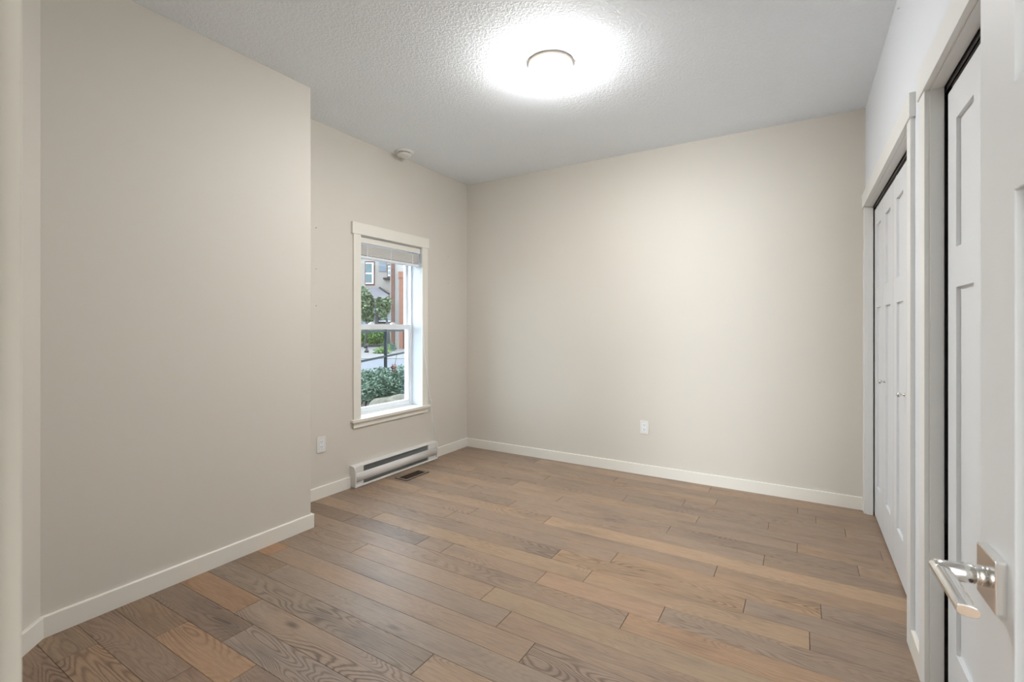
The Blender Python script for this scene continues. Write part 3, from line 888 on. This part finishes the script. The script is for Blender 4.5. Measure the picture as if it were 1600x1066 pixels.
# skirt roof over the entrance
b = MB()
def sp(u, v, d): l, z = at(u, v, d); return vp(l, d, z)
top = [sp(570, 449.5, AD), sp(591.5, 449.5, AD), sp(607.5, 461, AD - 1.0), sp(602, 466, AD - 1.6), sp(566, 466, AD - 1.6)]
th = Vector((0, 0, -.12))
va = [b.bm.verts.new(p) for p in top]; vb = [b.bm.verts.new(p + th) for p in top]
b.face(va); b.face(vb[::-1])
for i in range(5): b.face([va[i], va[(i + 1) % 5], vb[(i + 1) % 5], vb[i]])
adopt(b.build('skirt_roof', M['shingle']), ap)
b = MB(); b.tube([sp(593, 449.5, AD - .1), sp(607.5, 459.5, AD - .9)], .07, 6)
adopt(b.build('roof_edge', M['darkwood']), ap)
adopt(pbox(MB(), 575, 594, 467, 490, AD, .5, back=-.9).build('under_eave_shade', M['darkwood']), ap)  # dark box standing in for the shade under the skirt roof
adopt(pbox(MB(), 566, 592, 482, 538, AD, .1, back=-1.0).build('low_wall', M['siding']), ap)

# nearer house with the cedar trimmed door
BD = 27.0
hs = empty('house', vp(-6, BD, 0)); tag(hs, 'cream house with brown corner post and cedar trim at the right of the view', 'building')
b = MB(); l0, _ = at(609.6, 0, BD); l1, _ = at(700, 0, BD)
obox(b, l0, l1, BD, BD + 6, 0, 8.0)
adopt(b.build('wall', M['cream']), hs)
f = MB(); pbox(f, 612.0, 616.9, 330, 545.3, BD, .14, back=-.14)
adopt(f.build('corner_post', M['brown']), hs)
f = MB(); pbox(f, 623.6, 650, 425.0, 434.5, BD, .16, back=-.16)
adopt(f.build('door_header', M['orange']), hs)
f = MB(); pbox(f, 624.4, 630.2, 434.5, 546.2, BD, .12, back=-.12)
adopt(f.build('door_post', M['orange']), hs)
f = MB(); pbox(f, 630.2, 631.6, 434.5, 546.2, BD, .02, back=-.02); pbox(f, 631.6, 650, 434.5, 546.2, BD, .05, back=-.05, mi=1)
adopt(f.build('garage_door', [M['darkwood'], M['orange']]), hs)

# trees in front of the apartment building
def tree(label, u, vtop, vbot, hw, d, base, seed, n, trunk_u=None):
    rng = random.Random(seed)
    l, zt = at(u, vtop, d); _, zb = at(u, vbot, d)
    c = vp(l, d, (zt + zb) / 2)
    tl, _ = at(trunk_u if trunk_u else u, 0, d)
    r = empty('tree', vp(tl, d, base)); tag(r, label, 'tree', 'street trees')
    b, lay = newleaf()
    rh = (zt - zb) / 2; rw = hw / FPX * d
    for _ in range(9):
        o = Vector((rng.uniform(-.5, .5) * rw, rng.uniform(-.5, .5) * rw, rng.uniform(-.6, .6) * rh))
        foliage(b, c + o, (rw * .55, rw * .55, rh * .42), n // 9, .11, rng, 0, lay)
    adopt(b.build('foliage', M['leaf_tree']), r)
    b = MB()
    p0 = vp(tl, d, base); p1 = vp((tl + l) / 2, d, zb); p2 = c + Vector((0, 0, rh * .3))
    b.tube([p0, p0.lerp(p1, .5) + Vector((.03, 0, 0)), p1, p2], [.075, .065, .055, .02], 8)
    for q in range(5):
        e = c + Vector((rng.uniform(-.7, .7) * rw, rng.uniform(-.7, .7) * rw, rng.uniform(-.2, .8) * rh))
        b.tube([p1.lerp(p2, q / 6), e], [.025, .008], 5)
    adopt(b.build('trunk', M['bark']), r)
tree('pale green tree at the left edge of the window view', 574, 446, 506, 10, 27.5, 0, 4, 3000, 570.5)
tree('pale green tree between the two buildings', 600, 464, 502, 11, 25.5, 0, 9, 2600, 609)

# hedge
rng = random.Random(21)
b, lay = newleaf()
for i in range(14):
    u = 560 + i * 3.4
    l, z = at(u, 525.5, 30.2)
    foliage(b, vp(l, 30.2, z), (.42, .42, .52), 420, .07, rng, 0, lay)
tag(b.build('hedge', M['leaf_hedge']), 'bright green hedge behind the dark timber kerb', 'hedge')
# little bush by the fence post
b, lay = newleaf(); l, z = at(598, 547, 22.0)
for o in (-.22, 0, .18): foliage(b, vp(l + o, 22, max(z, .16) + abs(o) * -.2), (.22, .22, .2), 170, .05, rng, 0, lay)
tag(b.build('small_bush', M['leaf_hedge']), 'small yellow green bush on the driveway left of the tree trunk', 'bush')
b, lay = newleaf(); l, z = at(612, 548, 24.5)
foliage(b, vp(l, 24.5, .2), (.3, .22, .22), 240, .05, rng, 0, lay)
tag(b.build('small_bush', M['leaf_shrub']), 'dark green bush at the foot of the tree trunk', 'bush')
# bollard
l, _ = at(572.8, 0, 23); 
tag(MB().lathe([(0, 0), (.11, 0), (.10, .10), (.055, .14), (.05, .26), (.075, .30), (.07, .36), (.03, .40), (.02, .46), (0, .47)], Matrix.Translation(vp(l, 23, .01)), 16).build('bollard', M['hydrant']), 'small black bollard standing on the pale driveway', 'bollard')

# fence beyond the bed
fn = empty('fence', vp(-2.4, 9.3, 0)); tag(fn, 'dark green metal fence with two rails beyond the shrub', 'fence')
dirn = Vector((.043, 1.0)).normalized()   # (lat, depth)
def fpt(t, z, side=0.0):
    p = vp(-2.39 + dirn.x * t, 9.0 + dirn.y * t, z); return p
def rail(z, h, w):
    b = MB()
    n = Vector((CO, SI, 0)) * w / 2
    p0, p1 = fpt(-2.2, z), fpt(16, z)
    pts = [p0 - n, p0 + n, p1 + n, p1 - n]
    va = [b.bm.verts.new(p) for p in pts]; vb = [b.bm.verts.new(p + Vector((0, 0, h))) for p in pts]
    b.face(va[::-1]); b.face(vb)
    for i in range(4): b.face([va[i], va[(i + 1) % 4], vb[(i + 1) % 4], vb[i]])
    return b
adopt(rail(.675, .035, .035).build('rail', M['fence']), fn)
adopt(rail(1.155, .035, .035).build('rail', M['fence']), fn)
for t in (0.0, 2.4, 4.8):
    p = fpt(t, 0); b = MB()
    T = Matrix.Translation((p.x, p.y, 0)) @ Matrix.Rotation(YAWR, 4, 'Z')
    b.box(-.026, .026, -.026, .026, .0, 1.20, T=T)
    adopt(b.build('post', M['fence']), fn)

# shrub, its dry stalk and the rock
rng = random.Random(5)
sh = empty('shrub', vp(-1.5, 5.6, .35)); tag(sh, 'dense dark green shrub just outside the window', 'shrub')
b, lay = newleaf()
for i in range(34):
    u = 562 + rng.uniform(0, 84); d = rng.uniform(5.3, 6.3)
    v = 592 + rng.uniform(-9, 26) + (8 if u < 590 else 0)
    l, z = at(u, v, d)
    foliage(b, vp(l, d, z), (.17, .17, .12), 300, .021, rng, 0, lay)
adopt(b.build('foliage', M['leaf_shrub']), sh)
for i in range(26):
    b = MB()
    u = 566 + rng.uniform(0, 74); d = rng.uniform(5.4, 6.2)
    l, z = at(u, 596, d); p = vp(l, d, z)
    b.tube([vp(l + rng.uniform(-.1, .1), d, .3), p.lerp(vp(l, d, .3), .4), p], [.008, .006, .003], 5)
    adopt(b.build('stem', M['bark']), sh)
st = empty('dry_flower_stalk', vp(*[at(615, 0, 5.5)[0], 5.5, .35])); tag(st, 'thin dry stalk with brown leaves rising from the shrub', 'plant')
b = MB(); b.tube([sp(616, 600, 5.5), sp(617, 570, 5.5), sp(620.5, 551, 5.5)], [.004, .003, .002], 6)
adopt(b.build('stalk', M['bark']), st)
b, lay = newleaf(); foliage(b, sp(615.3, 574.5, 5.5), (.032, .032, .045), 34, .022, rng, 0, lay)
adopt(b.build('leaves', M['leaf_brown']), st)
def rock(label, l, d, z, sx, sy, sz, seed):
    rng = random.Random(seed); bm = bmesh.new(); bmesh.ops.create_icosphere(bm, subdivisions=4, radius=1)
    ph = [(Vector((rng.gauss(0, 1), rng.gauss(0, 1), rng.gauss(0, 1))) * f, rng.random() * 6, a) for f, a in ((1.2, .14), (2.6, .08), (5, .04), (9, .02)) for _ in range(2)]
    for v in bm.verts:
        k = 1 + sum(a * math.sin(v.co.dot(w) + o) for w, o, a in ph)
        v.co = Vector((v.co.x * sx * k, v.co.y * sy * k, v.co.z * sz * k))
    b = MB(); b.bm.free(); b.bm = bm
    for f in bm.faces: f.smooth = True
    o = b.build('rock', M['rock']); o.location = vp(l, d, z); o.rotation_euler = (0, 0, YAWR)
    tag(o, label, 'rock')
rock('large lichen covered rock below the shrub', -1.20, 5.10, .28, .42, .28, .22, 3)
